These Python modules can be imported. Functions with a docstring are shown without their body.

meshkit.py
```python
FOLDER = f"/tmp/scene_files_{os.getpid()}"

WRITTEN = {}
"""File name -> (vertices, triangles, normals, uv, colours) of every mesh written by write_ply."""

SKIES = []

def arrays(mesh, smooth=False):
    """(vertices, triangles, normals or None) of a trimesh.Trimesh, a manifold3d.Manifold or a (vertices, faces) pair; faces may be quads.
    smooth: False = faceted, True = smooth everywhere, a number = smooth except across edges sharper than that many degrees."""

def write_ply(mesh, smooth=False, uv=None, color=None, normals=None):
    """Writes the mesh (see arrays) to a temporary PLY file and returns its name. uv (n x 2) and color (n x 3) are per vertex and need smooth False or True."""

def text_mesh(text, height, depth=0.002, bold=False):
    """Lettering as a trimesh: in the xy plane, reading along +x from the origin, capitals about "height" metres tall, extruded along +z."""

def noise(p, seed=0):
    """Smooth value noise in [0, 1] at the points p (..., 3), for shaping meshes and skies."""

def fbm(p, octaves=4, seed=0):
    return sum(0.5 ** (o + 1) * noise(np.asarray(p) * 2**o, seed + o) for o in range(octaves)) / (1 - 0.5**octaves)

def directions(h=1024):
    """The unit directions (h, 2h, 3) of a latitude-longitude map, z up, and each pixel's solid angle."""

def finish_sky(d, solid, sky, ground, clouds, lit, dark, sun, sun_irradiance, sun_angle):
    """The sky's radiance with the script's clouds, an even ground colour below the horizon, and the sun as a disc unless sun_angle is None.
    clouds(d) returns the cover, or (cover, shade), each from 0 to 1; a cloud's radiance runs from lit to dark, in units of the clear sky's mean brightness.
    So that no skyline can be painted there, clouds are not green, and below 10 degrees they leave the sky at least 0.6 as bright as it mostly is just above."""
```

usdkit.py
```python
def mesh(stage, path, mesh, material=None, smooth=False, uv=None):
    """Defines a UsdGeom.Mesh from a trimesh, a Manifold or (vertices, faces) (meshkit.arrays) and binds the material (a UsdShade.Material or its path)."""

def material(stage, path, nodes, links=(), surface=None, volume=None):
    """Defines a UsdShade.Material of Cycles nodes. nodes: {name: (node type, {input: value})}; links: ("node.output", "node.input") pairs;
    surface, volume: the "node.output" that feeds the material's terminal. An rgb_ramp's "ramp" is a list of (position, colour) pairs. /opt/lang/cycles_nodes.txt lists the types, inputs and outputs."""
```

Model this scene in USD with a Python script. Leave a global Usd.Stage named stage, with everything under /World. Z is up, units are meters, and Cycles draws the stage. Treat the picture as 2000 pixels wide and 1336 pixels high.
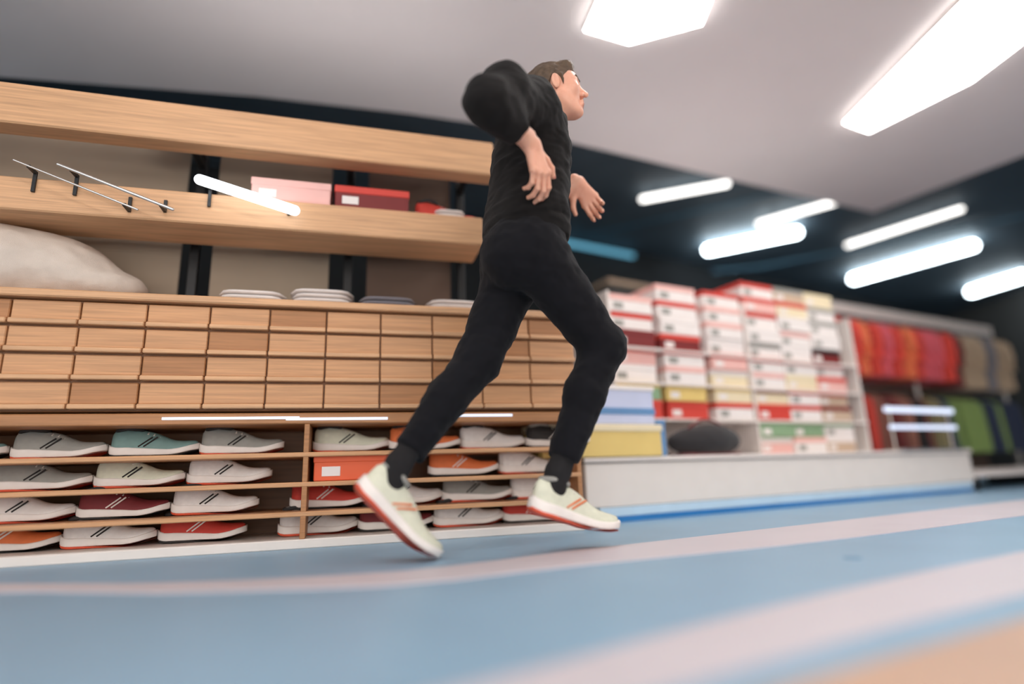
import math, random
import numpy as np
import trimesh
import manifold3d as m3
import usdkit, meshkit
from pxr import Usd, UsdGeom, UsdLux, UsdShade, Gf, Sdf, Vt

stage = Usd.Stage.CreateInMemory()
UsdGeom.SetStageUpAxis(stage, UsdGeom.Tokens.z)
UsdGeom.SetStageMetersPerUnit(stage, 1.0)
UsdGeom.Xform.Define(stage, '/World')
UsdGeom.Scope.Define(stage, '/World/Looks')
rng = random.Random(7)

# ------------------------------------------------------------------ camera, light, exposure
PITCH, ROLL, CAM_Z = math.radians(13.0), math.radians(2.0), 0.25
fw = np.array([0, math.cos(PITCH), math.sin(PITCH)])
rt0 = np.array([1.0, 0, 0]); up0 = np.cross(rt0, fw)
rt = math.cos(ROLL) * rt0 - math.sin(ROLL) * up0
up = math.cos(ROLL) * up0 + math.sin(ROLL) * rt0
cam = UsdGeom.Camera.Define(stage, '/World/camera')
M = Gf.Matrix4d(*rt, 0, *up, 0, *(-fw), 0, 0, 0, CAM_Z, 1)
cam.AddTransformOp().Set(M)
cam.CreateHorizontalApertureAttr(36.0); cam.CreateVerticalApertureAttr(36.0 * 1336 / 2000)
cam.CreateFocalLengthAttr(20.0)
cam.CreateClippingRangeAttr(Gf.Vec2f(0.05, 100))
cam.CreateFocusDistanceAttr(2.15); cam.CreateFStopAttr(0.3)
cam.CreateExposureAttr(0.45)

dome = UsdLux.DomeLight.Define(stage, '/World/ambient_fill')       # added ambient fill through the open front; no glazed front is built
dome.CreateColorAttr(Gf.Vec3f(1.0, 0.96, 0.92)); dome.CreateIntensityAttr(0.6)
PANEL, STREAK, STREAK_COOL = 10.0, 3.0, 14.0

# ------------------------------------------------------------------ materials
LK = '/World/Looks/'
MATS = {}
def lin(c): return tuple(((x / 255) / 12.92 if x <= 10 else (((x / 255) + 0.055) / 1.055) ** 2.4) for x in c)
def plain(name, rgb, rough=0.5, var=0.10, scale=9.0, bump=0.0, metal=0.0, spec=0.5, sheen=0.0):
    """a painted, printed or woven surface: base colour with fine mottling"""
    c = np.array(lin(rgb)); a, b = tuple(np.clip(c * (1 - var), 0, 1)), tuple(np.clip(c * (1 + var), 0, 1))
    nodes = {'tc': ('texture_coordinate', {}), 'n': ('noise_texture', {'scale': scale, 'detail': 4.0}),
             'r': ('rgb_ramp', {'ramp': [(0.3, a), (0.7, b)]}),
             'p': ('principled_bsdf', {'roughness': rough, 'metallic': metal, 'specular_ior_level': spec, 'sheen_weight': sheen})}
    links = [('tc.object', 'n.vector'), ('n.fac', 'r.fac'), ('r.color', 'p.base_color')]
    if bump:
        nodes['b'] = ('bump', {'strength': bump, 'distance': 0.004})
        nodes['n2'] = ('noise_texture', {'scale': scale * 25, 'detail': 3.0})
        links += [('tc.object', 'n2.vector'), ('n2.fac', 'b.height'), ('b.normal', 'p.normal')]
    MATS[name] = usdkit.material(stage, LK + name, nodes, links, surface='p.BSDF')
def wood(name, rgb, dark=0.75, scale=(1.2, 14, 40), rough=0.5):
    c = np.array(lin(rgb))
    nodes = {'tc': ('texture_coordinate', {}), 'm': ('mapping', {'scale': scale}),
             'n': ('noise_texture', {'scale': 2.2, 'detail': 6.0, 'roughness': 0.6, 'distortion': 0.6}),
             'r': ('rgb_ramp', {'ramp': [(0.3, tuple(c * dark)), (0.55, tuple(c)), (0.75, tuple(np.clip(c * 1.15, 0, 1)))]}),
             'b': ('bump', {'strength': 0.15, 'distance': 0.003}), 'p': ('principled_bsdf', {'roughness': rough})}
    MATS[name] = usdkit.material(stage, LK + name, nodes, [('tc.object', 'm.vector'), ('m.vector', 'n.vector'), ('n.fac', 'r.fac'),
        ('r.color', 'p.base_color'), ('n.fac', 'b.height'), ('b.normal', 'p.normal')], surface='p.BSDF')
def glow(name, rgb, strength):
    MATS[name] = usdkit.material(stage, LK + name, {'e': ('emission', {'color': rgb, 'strength': strength})}, [], surface='e.emission')

glow('panel_light', (1.0, 0.965, 0.93), PANEL)
glow('streak_warm', (1.0, 0.97, 0.93), STREAK)
glow('streak_cool', (0.80, 0.93, 1.0), STREAK_COOL)
glow('fill_uplight', (1.0, 0.93, 0.90), 5.5)
glow('streak_bright', (0.9, 0.96, 1.0), 3.0)
glow('streak_pale', (0.72, 0.80, 1.0), 1.1)
glow('teal_strip', (0.10, 0.30, 0.42), 1.2)
plain('track_blue', (138, 172, 196), rough=0.42, var=0.04, scale=3, bump=0.12)
plain('track_line', (205, 198, 204), rough=0.45, var=0.02, scale=5, bump=0.1)
plain('track_mark', (112, 152, 182), rough=0.5, var=0.03)
plain('floor_tan', (196, 160, 134), rough=0.45, var=0.05, scale=4)
plain('canopy', (232, 224, 223), rough=0.9, var=0.015, scale=2)
plain('dark_ceiling', (84, 97, 106), rough=0.7, var=0.12, scale=1.5)
plain('dark_wall', (24, 27, 30), rough=0.8, var=0.15, scale=1.5)
plain('grey_wall', (70, 68, 66), rough=0.85, var=0.08, scale=2)
plain('room_wall', (120, 112, 106), rough=0.85, var=0.05, scale=2)
plain('duct', (84, 120, 140), rough=0.35, var=0.1, metal=0.5)
plain('black_metal', (22, 23, 25), rough=0.45, var=0.1)
plain('chrome', (205, 200, 196), rough=0.25, var=0.03, metal=0.9)
plain('white_paint', (226, 217, 210), rough=0.5, var=0.02)
plain('rack_white', (222, 212, 206), rough=0.55, var=0.02)
plain('kick_blue', (44, 124, 190), rough=0.4, var=0.05)
plain('kick_pale', (190, 214, 232), rough=0.35, var=0.03)
plain('taupe', (158, 142, 124), rough=0.8, var=0.05, scale=3)
plain('brown_panel', (98, 78, 66), rough=0.8, var=0.07, scale=3)
wood('oak', (204, 152, 108)); wood('oak_light', (212, 164, 122)); wood('oak_dark', (176, 122, 78)); wood('oak_deep', (132, 90, 58))
CARD = {'white': (232, 224, 220), 'cream': (230, 214, 180), 'red': (206, 66, 54), 'maroon': (118, 32, 32), 'pink': (232, 180, 172), 'green': (134, 164, 128),
        'yellow': (226, 196, 120), 'black': (32, 28, 28), 'blue': (98, 140, 184), 'lavender': (196, 202, 226), 'tan': (196, 170, 146), 'orange': (226, 98, 58), 'grey': (150, 148, 142)}
for k, v in CARD.items(): plain('card_' + k, v, rough=0.6, var=0.04, scale=6)
CLOTH = {'red': (214, 70, 58), 'pink': (214, 92, 104), 'orange': (226, 116, 72), 'tan': (172, 150, 126), 'maroon': (110, 44, 44), 'green': (122, 146, 84), 'navy': (44, 54, 78),
         'black': (34, 30, 32), 'grey': (120, 118, 126), 'white': (222, 214, 210), 'brown': (140, 92, 78), 'blue': (120, 134, 160), 'olive': (134, 126, 92)}
for k, v in CLOTH.items(): plain('cloth_' + k, v, rough=0.9, var=0.08, scale=14, bump=0.3, sheen=0.2)
SHOE = {'white': (230, 224, 220), 'grey': (150, 148, 142), 'red': (200, 62, 50), 'black': (40, 36, 36), 'teal': (120, 150, 146), 'orange': (224, 118, 66), 'mint': (214, 214, 194), 'maroon': (120, 40, 44)}
for k, v in SHOE.items(): plain('shoe_' + k, v, rough=0.7, var=0.06, scale=40, bump=0.2)
plain('shoe_foam', (236, 228, 222), rough=0.6, var=0.03, scale=30)
plain('shoe_rubber', (216, 84, 52), rough=0.6, var=0.05, scale=30)
plain('lace_white', (228, 224, 214), rough=0.8, var=0.05, scale=60)
plain('sweater', (23, 21, 21), rough=0.95, var=0.18, scale=20, bump=0.4, sheen=0.06, spec=0.2)
plain('trouser', (16, 16, 21), rough=0.92, var=0.15, scale=20, bump=0.35, sheen=0.05, spec=0.2)
plain('sock', (28, 26, 28), rough=0.95, var=0.15, scale=60, bump=0.5)
plain('hair', (92, 74, 58), rough=0.55, var=0.30, scale=45, bump=0.5)
plain('eye_white', (225, 220, 214), rough=0.2, var=0.02)
plain('eye_dark', (44, 36, 30), rough=0.15, var=0.1)
plain('lip', (196, 122, 106), rough=0.45, var=0.05, scale=60)
def skin():
    c = np.array(lin((226, 172, 148)))
    nodes = {'tc': ('texture_coordinate', {}), 'n': ('noise_texture', {'scale': 22.0, 'detail': 5.0}),
             'r': ('rgb_ramp', {'ramp': [(0.3, tuple(c * [0.95, 0.84, 0.80])), (0.7, tuple(np.clip(c * 1.05, 0, 1)))]}),
             'n2': ('noise_texture', {'scale': 380.0, 'detail': 2.0}), 'b': ('bump', {'strength': 0.12, 'distance': 0.001}),
             'p': ('principled_bsdf', {'roughness': 0.48, 'subsurface_weight': 0.12, 'subsurface_scale': 0.006, 'subsurface_radius': (1.0, 0.35, 0.2)})}
    MATS['skin'] = usdkit.material(stage, LK + 'skin', nodes, [('tc.object', 'n.vector'), ('n.fac', 'r.fac'), ('r.color', 'p.base_color'),
        ('tc.object', 'n2.vector'), ('n2.fac', 'b.height'), ('b.normal', 'p.normal')], surface='p.BSDF')
skin()

# ------------------------------------------------------------------ scene helpers
used = {}
def numbered(parent, name):
    k = (str(parent), name); n = used.get(k, 0); used[k] = n + 1
    return name if n == 0 else f'{name}_{n:03d}'
def ppath(parent): return '/World' if parent is None else str(parent.GetPath())
def meta(p, label=None, cat=None, group=None, kind=None):
    for k, v in (('label', label), ('category', cat), ('group', group), ('kind', kind)):
        if v: p.SetCustomDataByKey(k, v)
    return p
def obj(name, mesh, mat, parent=None, smooth=False, **kw):
    pp = ppath(parent)
    m = usdkit.mesh(stage, f'{pp}/{numbered(pp, name)}', mesh, MATS[mat], smooth=smooth)
    return meta(m.GetPrim(), **kw)
def thing(name, label, cat, loc=(0, 0, 0), rz=0.0, group=None, kind=None):
    x = UsdGeom.Xform.Define(stage, '/World/' + numbered('/World', name))
    x.AddTranslateOp().Set(Gf.Vec3d(*map(float, loc))); x.AddRotateZOp().Set(float(rz))
    return meta(x.GetPrim(), label, cat, group, kind)
def dup(root, loc, rz, label, group=None):
    was = root.GetCustomData()
    r = thing(root.GetName().rstrip('0123456789').rstrip('_'), label, was['category'], loc, rz, group or was.get('group'))
    r.GetReferences().AddInternalReference(root.GetPath()); r.SetInstanceable(True)
    return r
class Kind:
    """one kind of repeated thing: the first call builds it, later calls reference it"""
    def __init__(s, build): s.build, s.first = build, None
    def __call__(s, loc, rz, label, group):
        if s.first is None:
            s.first = s.build(loc, rz, label, group); return s.first
        return dup(s.first, loc, rz, label, group)
cat = trimesh.util.concatenate
def box(x0, x1, y0, y1, z0, z1, c=0.004):
    """box with chamfered edges"""
    lo, hi = np.array([x0, y0, z0], float), np.array([x1, y1, z1], float)
    c = min(c, 0.3 * (hi - lo).min())
    pts = []
    for i in np.ndindex(2, 2, 2):
        corner = np.where(np.array(i) == 0, lo, hi); inw = np.where(np.array(i) == 0, 1, -1)
        for k in range(3):
            o = inw * c; o[k] = 0; pts.append(corner + o)
    return trimesh.convex.convex_hull(np.array(pts))
def tube(pts, radius, sides=10, cap=True):
    p = np.asarray(pts, float); r = np.broadcast_to(radius, (len(p),))
    t = np.gradient(p, axis=0); t /= np.linalg.norm(t, axis=1, keepdims=True)
    a = np.cross(t, [0, 0, 1.0] if abs(t[0, 2]) < 0.9 else [1.0, 0, 0]); a /= np.linalg.norm(a, axis=1, keepdims=True)
    b = np.cross(t, a); ang = np.arange(sides) * 2 * math.pi / sides
    v = p[:, None] + r[:, None, None] * (np.cos(ang)[None, :, None] * a[:, None] + np.sin(ang)[None, :, None] * b[:, None])
    return loft(v)
def loft(rings, flip=False):
    rings = np.asarray(rings, float); n, k = rings.shape[:2]
    v = rings.reshape(-1, 3); f = []
    for i in range(n - 1):
        for j in range(k):
            a, b, c, d = i * k + j, i * k + (j + 1) % k, (i + 1) * k + (j + 1) % k, (i + 1) * k + j
            f += [[a, b, c], [a, c, d]]
    v = np.vstack([v, rings[0].mean(0), rings[-1].mean(0)]); A, B = n * k, n * k + 1
    for j in range(k):
        f += [[A, (j + 1) % k, j], [B, (n - 1) * k + j, (n - 1) * k + (j + 1) % k]]
    m = trimesh.Trimesh(v, np.array(f), process=False)
    if m.volume < 0: m.invert()
    return m
def prism(poly, z0, z1):
    import shapely.geometry as sg
    m = trimesh.creation.extrude_polygon(sg.Polygon(poly), z1 - z0, engine='earcut'); m.apply_translation([0, 0, z0]); return m
def capsule(a, b, r, sides=20):
    a, b = np.asarray(a, float), np.asarray(b, float); d = (b - a) / np.linalg.norm(b - a)
    th = np.linspace(0, math.pi / 2, 6)
    P, R = [], []
    for t in th: P.append(a + d * (r - r * math.cos(t))); R.append(max(1e-4, r * math.sin(t)))
    for t in th[::-1]: P.append(b - d * (r - r * math.cos(t))); R.append(max(1e-4, r * math.sin(t)))
    e = np.cross(d, [0, 0, 1.0]); e /= np.linalg.norm(e); g = np.cross(d, e); ang = np.arange(sides) * 2 * math.pi / sides
    return loft([[p + q * (math.cos(x) * e + math.sin(x) * g) for x in ang] for p, q in zip(P, R)])

# ------------------------------------------------------------------ the room
fl = obj('floor', box(-9, 16, -3, 20, -0.2, 0, 0.001), 'track_blue', kind='structure', label='pale blue sports floor with white lane lines', cat=None)
from scipy.interpolate import PchipInterpolator, CubicSpline
def band(upper, lower, n=60):
    def curve(p):
        p = np.array(p, float); s = np.r_[0, np.cumsum(np.linalg.norm(np.diff(p, axis=0), axis=1))]
        q = np.linspace(0, s[-1], n); return np.c_[PchipInterpolator(s, p[:, 0])(q), PchipInterpolator(s, p[:, 1])(q)]
    return np.vstack([curve(upper), curve(lower)[::-1]])
L1 = band([(-3.2, 1.74), (-1.42, 1.66), (-0.87, 1.58), (-0.41, 1.62), (0.19, 1.94), (1.14, 2.45), (2.88, 3.40), (6.5, 5.4)],
          [(-3.2, 1.62), (-1.29, 1.53), (-0.80, 1.44), (-0.37, 1.43), (0.15, 1.63), (0.86, 1.90), (2.11, 2.52), (6.6, 4.9)])
L2 = band([(-0.8, 0.32), (-0.05, 0.77), (0.32, 1.02), (0.85, 1.34), (1.29, 1.58), (4.0, 3.05)],
          [(-0.5, 0.34), (0.19, 0.74), (0.51, 0.92), (0.92, 1.13), (4.1, 2.72)])
obj('lane_line', prism(L1, 0, 0.003), 'track_line', fl)
obj('lane_line', prism(L2, 0, 0.003), 'track_line', fl)
obj('floor_mat', prism([(0.0, 0.55), (0.32, 0.737), (0.53, 0.84), (0.80, 0.975), (4.2, 2.6), (5.2, -1.5), (0.0, -1.5)], 0, 0.003), 'floor_tan', fl, label='tan floor strip beyond the outer lane line')
obj('floor_marker', trimesh.creation.cylinder(0.022, 0.002, sections=32, transform=trimesh.transformations.translation_matrix([0.885, 1.61, 0.001])), 'track_mark', fl, label='small round darker blue spot in the lane')
canopy = [(-6.0, 2.45), (-3.05, 2.98), (-1.61, 3.24), (-0.65, 3.48), (-0.093, 3.647), (0.565, 3.93), (1.83, 4.51), (3.70, 5.35), (4.40, 4.25), (7.0, 3.2), (7.0, -3), (-6.0, -3)]
obj('ceiling', prism(canopy, 2.70, 2.82), 'canopy', kind='structure', label='pale grey suspended ceiling over the lane')
obj('ceiling', box(-9, 16, -3, 20, 3.3, 3.4), 'dark_ceiling', kind='structure', label='dark blue upper ceiling at the back of the shop')
ub = np.array([math.sin(math.radians(60)), math.cos(math.radians(60))]); nb = np.array([-ub[1], ub[0]])
p0 = np.array([0.95, 7.23])
def wallpoly(a, b, d): return [p0 + ub * a, p0 + ub * b, p0 + ub * b + nb * d, p0 + ub * a + nb * d]
obj('wall_back', prism(wallpoly(-10, 16, 0.15), 0, 3.3), 'dark_wall', kind='structure', label='black wall at the back of the shop')
obj('wall_left', box(-6.1, -6.0, -3, 6.5, 0, 3.3), 'room_wall', kind='structure', label='plain wall out of view at the left')
obj('wall_right', box(9.6, 9.75, -3, 13, 0, 3.3), 'grey_wall', kind='structure', label='grey wall at the right end of the shop')

# panel lamps set in the pale ceiling
def panel_lamp(poly, label):
    t = thing('ceiling_panel_lamp', label, 'ceiling light', (*np.mean(poly, 0), 2.66), 0, group=None)
    q = np.array(poly) - np.mean(poly, 0); c = np.zeros(2)
    obj('lamp_housing', prism(q * 1.0, 0.012, 0.05), 'white_paint', t)
    obj('diffuser', prism(q, 0.0, 0.012), 'panel_light', t, label='glowing white diffuser')
panel_lamp([(0.467, 2.733), (0.741, 2.847), (1.128, 2.718), (1.125, 2.30), (0.86, 2.10), (0.58, 2.20)], 'wide angular glowing panel lamp above the runner at the top edge')  # outline includes the lamp's swept light, wider than the lamp itself
panel_lamp([(2.485, 3.716), (2.743, 3.845), (3.088, 3.293), (3.131, 2.934), (3.12, 2.45), (2.56, 2.15), (2.512, 2.642)], 'long glowing panel lamp in the upper right corner of the ceiling')  # swept light stretches this outline past the real lamp
panel_lamp([(-1.6, 0.2), (-0.4, 0.2), (-0.4, 0.55), (-1.6, 0.55)], 'added unseen fill panel lamp above the camera, left')  # this and the next are added out-of-view fill lamps for brightness
panel_lamp([(0.8, 0.3), (2.0, 0.3), (2.0, 0.65), (0.8, 0.65)], 'added unseen fill panel lamp above the camera, right')

# short round lamps drawn out into tubes along their smeared light streaks
def lamp_streak(a, b, z, r, mat, label):
    a, b = np.array([*a, z], float), np.array([*b, z], float); mid = (a + b) / 2
    t = thing('lamp_streak', label, 'ceiling light', (mid[0], mid[1], 0), 0)
    obj('tube', capsule(a - [mid[0], mid[1], 0], b - [mid[0], mid[1], 0], r), mat, t, smooth=40, label='glowing lamp streak')
    for f in (0.2, 0.8):
        p = a + (b - a) * f - [mid[0], mid[1], 0]
        obj('bracket', box(p[0] - 0.012, p[0] + 0.012, p[1] - 0.012, p[1] + 0.012, z + r * 0.8, 3.3, 0.002), 'black_metal', t)
ZT = 3.2; k = (ZT - CAM_Z) / (3.3 - CAM_Z)
S = lambda p: (p[0] * k, p[1] * k)
lamp_streak(S((1.546, 6.086)), S((2.472, 5.768)), ZT, 0.030, 'streak_warm', 'slim warm white lamp streak nearest the runner under the dark ceiling')
lamp_streak(S((3.237, 6.895)), S((4.131, 6.176)), ZT, 0.028, 'streak_warm', 'slim warm white lamp streak, middle one of the upper row')
lamp_streak(S((4.886, 7.761)), S((5.729, 6.631)), ZT, 0.026, 'streak_warm', 'slim warm white lamp streak, rightmost of the upper row')
lamp_streak(S((2.831, 7.768)), S((3.957, 7.181)), ZT, 0.062, 'streak_cool', 'thick cool white lamp streak with blue glow, left one of the lower row')
lamp_streak(S((5.863, 9.367)), S((6.900, 7.883)), ZT, 0.066, 'streak_cool', 'thick cool white lamp streak, right one of the lower row')
lamp_streak(S((8.696, 10.402)), S((8.95, 9.40)), ZT, 0.07, 'streak_cool', 'thick cool white lamp streak at the far right picture edge above the clothes')
obj('light_strip', tube([(0.2, 6.70, 3.18), (1.0, 7.14, 3.18), (1.75, 7.56, 3.18)], 0.03), 'teal_strip', label='blue glowing light strip along the top of the black back wall', cat='light strip')
obj('ceiling_duct', tube([(1.0, 6.95, 3.24), (2.53, 6.2, 3.24), (4.2, 5.2, 3.24)], 0.02), 'duct', label='thin teal pipe under the dark ceiling beside the nearest lamp streak', cat='pipe', smooth=40)
obj('ceiling_duct', tube([(3.2, 8.55, 3.25), (3.9, 8.4, 3.25), (4.99, 7.8, 3.25), (7.0, 6.6, 3.25)], 0.025), 'duct', label='teal pipe under the dark ceiling below the left thick lamp streak', cat='pipe', smooth=40)
cab = thing('dark_cabinet', 'dark grey tall cabinet against the black back wall right of the runner', 'cabinet', (0.95, 5.2, 0), 30)
obj('cabinet_body', box(0, 0.75, 0, 0.5, 0, 2.0, 0.01), 'grey_wall', cab)
obj('cabinet_top', box(-0.02, 0.77, -0.02, 0.52, 2.0, 2.04, 0.006), 'card_tan', cab)

# ------------------------------------------------------------------ shoes
def interp(x, X, Y): return PchipInterpolator(X, Y)(x)
SX = np.array([0, .012, .03, .06, .10, .14, .18, .22, .255, .282, .296, .302])
SW = np.array([.010, .026, .034, .037, .036, .036, .041, .046, .045, .034, .020, .006])
SH = np.array([.045, .072, .084, .082, .078, .073, .060, .046, .037, .029, .022, .014])
def lift(x): return np.where(x > .20, ((x - .20) / .10) ** 2 * .022, 0) + np.where(x < .03, ((.03 - x) / .03) ** 2 * .010, 0)
def side(x): return 0.006 * math.sin(math.pi * min(1, max(0, (x - .05) / .25)))
def sole_mesh(z0, z1, grow, nx=28, k=20):
    rings = []
    for x in np.linspace(0, .302, nx):
        w = float(interp(x, SX, SW)) + grow; l = float(lift(x)); a = np.linspace(0, 2 * math.pi, k, endpoint=False)
        zt = z1 - (0.010 if x > .2 else 0.010 * max(0, (x - .06) / .14))
        ca, sa = np.cos(a), np.sin(a)
        y = side(x) + w * np.sign(ca) * np.abs(ca) ** 0.35; z = l + z0 + (zt - z0) * (0.5 + 0.5 * np.sign(sa) * np.abs(sa) ** 0.35)
        xx = x + (grow if x > .28 else -grow if x < .02 else 0)
        rings.append(np.c_[np.full(k, xx), y, z])
    return loft(rings)
def upper_mesh(nx=30, k=24):
    rings = []
    for x in np.linspace(0.002, .300, nx):
        w, h = float(interp(x, SX, SW)), float(interp(x, SX, SH)); b = .030 + float(lift(x)) - (0.012 if x > .2 else 0.012 * max(0, (x - .06) / .14))
        a = np.linspace(0, math.pi, k - 6); ca, sa = np.cos(a), np.sin(a)
        taper = 1 - 0.35 * np.abs(sa) ** 2 * (1 if x < .2 else 0.6)
        y = side(x) + w * np.sign(ca) * np.abs(ca) ** 0.7 * taper; z = b + h * np.abs(sa) ** 0.75
        yb = np.linspace(y[-1], y[0], 8)[1:-1]
        rings.append(np.c_[np.full(k, x), np.r_[y, yb], np.r_[z, np.full(6, b)]])
    return loft(rings)
def lace_meshes():
    out = []
    for i in range(5):
        x = .125 + i * .021; h = .030 + float(interp(x, SX, SH)) - 0.012 * min(1, max(0, (x - .06) / .14)) + float(lift(x))
        out.append(tube([(x, side(x) + s * .021, h - .0035 - .010 * abs(s) ** 2) for s in np.linspace(-1, 1, 7)], .0032, 6))
    return out
def collar_mesh():
    c = []
    for t in np.linspace(0, 2 * math.pi, 25)[:-1]:
        x = .060 + .046 * math.cos(t); c.append((x, .030 * math.sin(t), .030 + .080 - .004 * math.cos(t) * (1 if math.cos(t) > 0 else -2)))
    rings = []
    for i, t in enumerate(np.linspace(0, 2 * math.pi, 25)[:-1]):
        n = np.array([math.cos(t), math.sin(t), 0])
        rings.append([np.array(c[i]) + n * .006 * math.cos(u) + np.array([0, 0, .008]) * math.sin(u) for u in np.linspace(0, 2 * math.pi, 9)[:-1]])
    R = np.array(rings); n, kk = R.shape[:2]; v = R.reshape(-1, 3)
    f = [[i * kk + j, ((i + 1) % n) * kk + j, ((i + 1) % n) * kk + (j + 1) % kk] for i in range(n) for j in range(kk)] + [[i * kk + j, ((i + 1) % n) * kk + (j + 1) % kk, i * kk + (j + 1) % kk] for i in range(n) for j in range(kk)]
    m = trimesh.Trimesh(v, f, process=False)
    if m.volume < 0: m.invert()
    return m
UP, MID, OUT, LACES, COL = upper_mesh(), sole_mesh(.006, .040, .005), sole_mesh(0, .010, .004), lace_meshes(), collar_mesh()
STRIPE = [tube([(.10 + .018 * j + .045 * t, 0.001 + s * (float(interp(.10 + .018 * j + .045 * t, SX, SW)) * (1.0 - .16 * t)) + side(.1), .040 + .036 * t) for t in np.linspace(0, 1, 6)], .003, 6) for j in range(2) for s in (-1, 1)]
def shoe_kind(colour, sole='shoe_foam', rubber='shoe_rubber'):
    def build(loc, rz, label, group):
        t = thing('running_shoe', label, 'shoe', loc, rz, group)
        obj('upper', UP, 'shoe_' + colour, t, smooth=50); obj('midsole', MID, sole, t, smooth=50); obj('outsole', OUT, rubber, t, smooth=50)
        obj('collar', COL, 'shoe_black' if colour != 'black' else 'shoe_grey', t, smooth=True)
        obj('laces', cat(LACES), 'lace_white', t, smooth=50)
        for st in STRIPE: obj('side_stripe', st, 'shoe_black' if colour in ('white', 'mint', 'grey', 'teal') else 'shoe_foam', t)
        return t
    return Kind(build)
SHOES = {c: shoe_kind(c, rubber='shoe_rubber' if c in ('white', 'mint', 'grey') else 'shoe_black') for c in SHOE}

# ------------------------------------------------------------------ shoe boxes
def box_kind(body, lid, L=0.32, D=0.27, H=0.105):
    def build(loc, rz, label, group):
        t = thing('shoe_box', label, 'box', loc, rz, group)
        obj('box_body', box(-L / 2, L / 2, 0, D, 0, H - 0.004, 0.003), 'card_' + body, t)
        obj('lid', box(-L / 2 - .003, L / 2 + .003, -.003, D + .003, H - .034, H, 0.003), 'card_' + lid, t)
        obj('size_label', box(-L / 2 + .03, -L / 2 + .10, -.0022, 0.002, .018, .055, .0005), 'card_white' if body != 'white' else 'card_grey', t)
        return t
    return Kind(build)
BOXES = {}
def shoe_box(body, lid, loc, rz, label, group):
    key = (body, lid)
    if key not in BOXES: BOXES[key] = box_kind(body, lid)
    return BOXES[key](loc, rz, label, group)
ORD = ['first', 'second', 'third', 'fourth', 'fifth', 'sixth', 'seventh', 'eighth', 'ninth', 'tenth', 'eleventh', 'twelfth', 'thirteenth', 'fourteenth', 'fifteenth', 'sixteenth', 'seventeenth', 'eighteenth', 'nineteenth', 'twentieth']

# ------------------------------------------------------------------ the wooden shelving unit on the left
SO, SA = np.array([-1.212, 2.139, 0.0]), 16.0
ca, sa = math.cos(math.radians(SA)), math.sin(math.radians(SA))
def sw(x, y, z): return (SO[0] + ca * x - sa * y, SO[1] + sa * x + ca * y, z)
unit = thing('shelving_unit', 'long oak shoe shelving unit with drawers along the lane behind the runner', 'shelf', SO, SA)
X0, X1, XB = -1.5, 1.56, 1.18
obj('top_beam', box(X0, XB + .02, 0, .10, 1.64, 1.815, .006), 'oak_light', unit)
obj('middle_beam', box(X0, XB - .04, 0, .24, 1.28, 1.415, .006), 'oak_light', unit)
obj('counter_top', box(X0, X1, -.02, .42, .940, .970, .005), 'oak_light', unit)
for a, b, m, lb in ((-1.5, -.20, 'taupe', None), (-.07, .45, 'taupe', None), (.63, 1.05, 'brown_panel', 'dark brown back panel')):
    obj('back_panel', box(a, b, .375, .393, .97, 1.28, .002), m, unit, label=lb)
    obj('back_panel', box(a, b, .375, .393, 1.28, 1.98, .002), m, unit, label=lb)
for x in (-.135, .54, 1.10):
    obj('post', box(x - .02, x + .02, .335, .372, .97, 1.98, .003), 'black_metal', unit)
    for z in (1.32, 1.70): obj('beam_arm', box(x - .015, x + .015, .09 if z > 1.5 else .235, .345, z, z + .04, .003), 'black_metal', unit)
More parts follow.
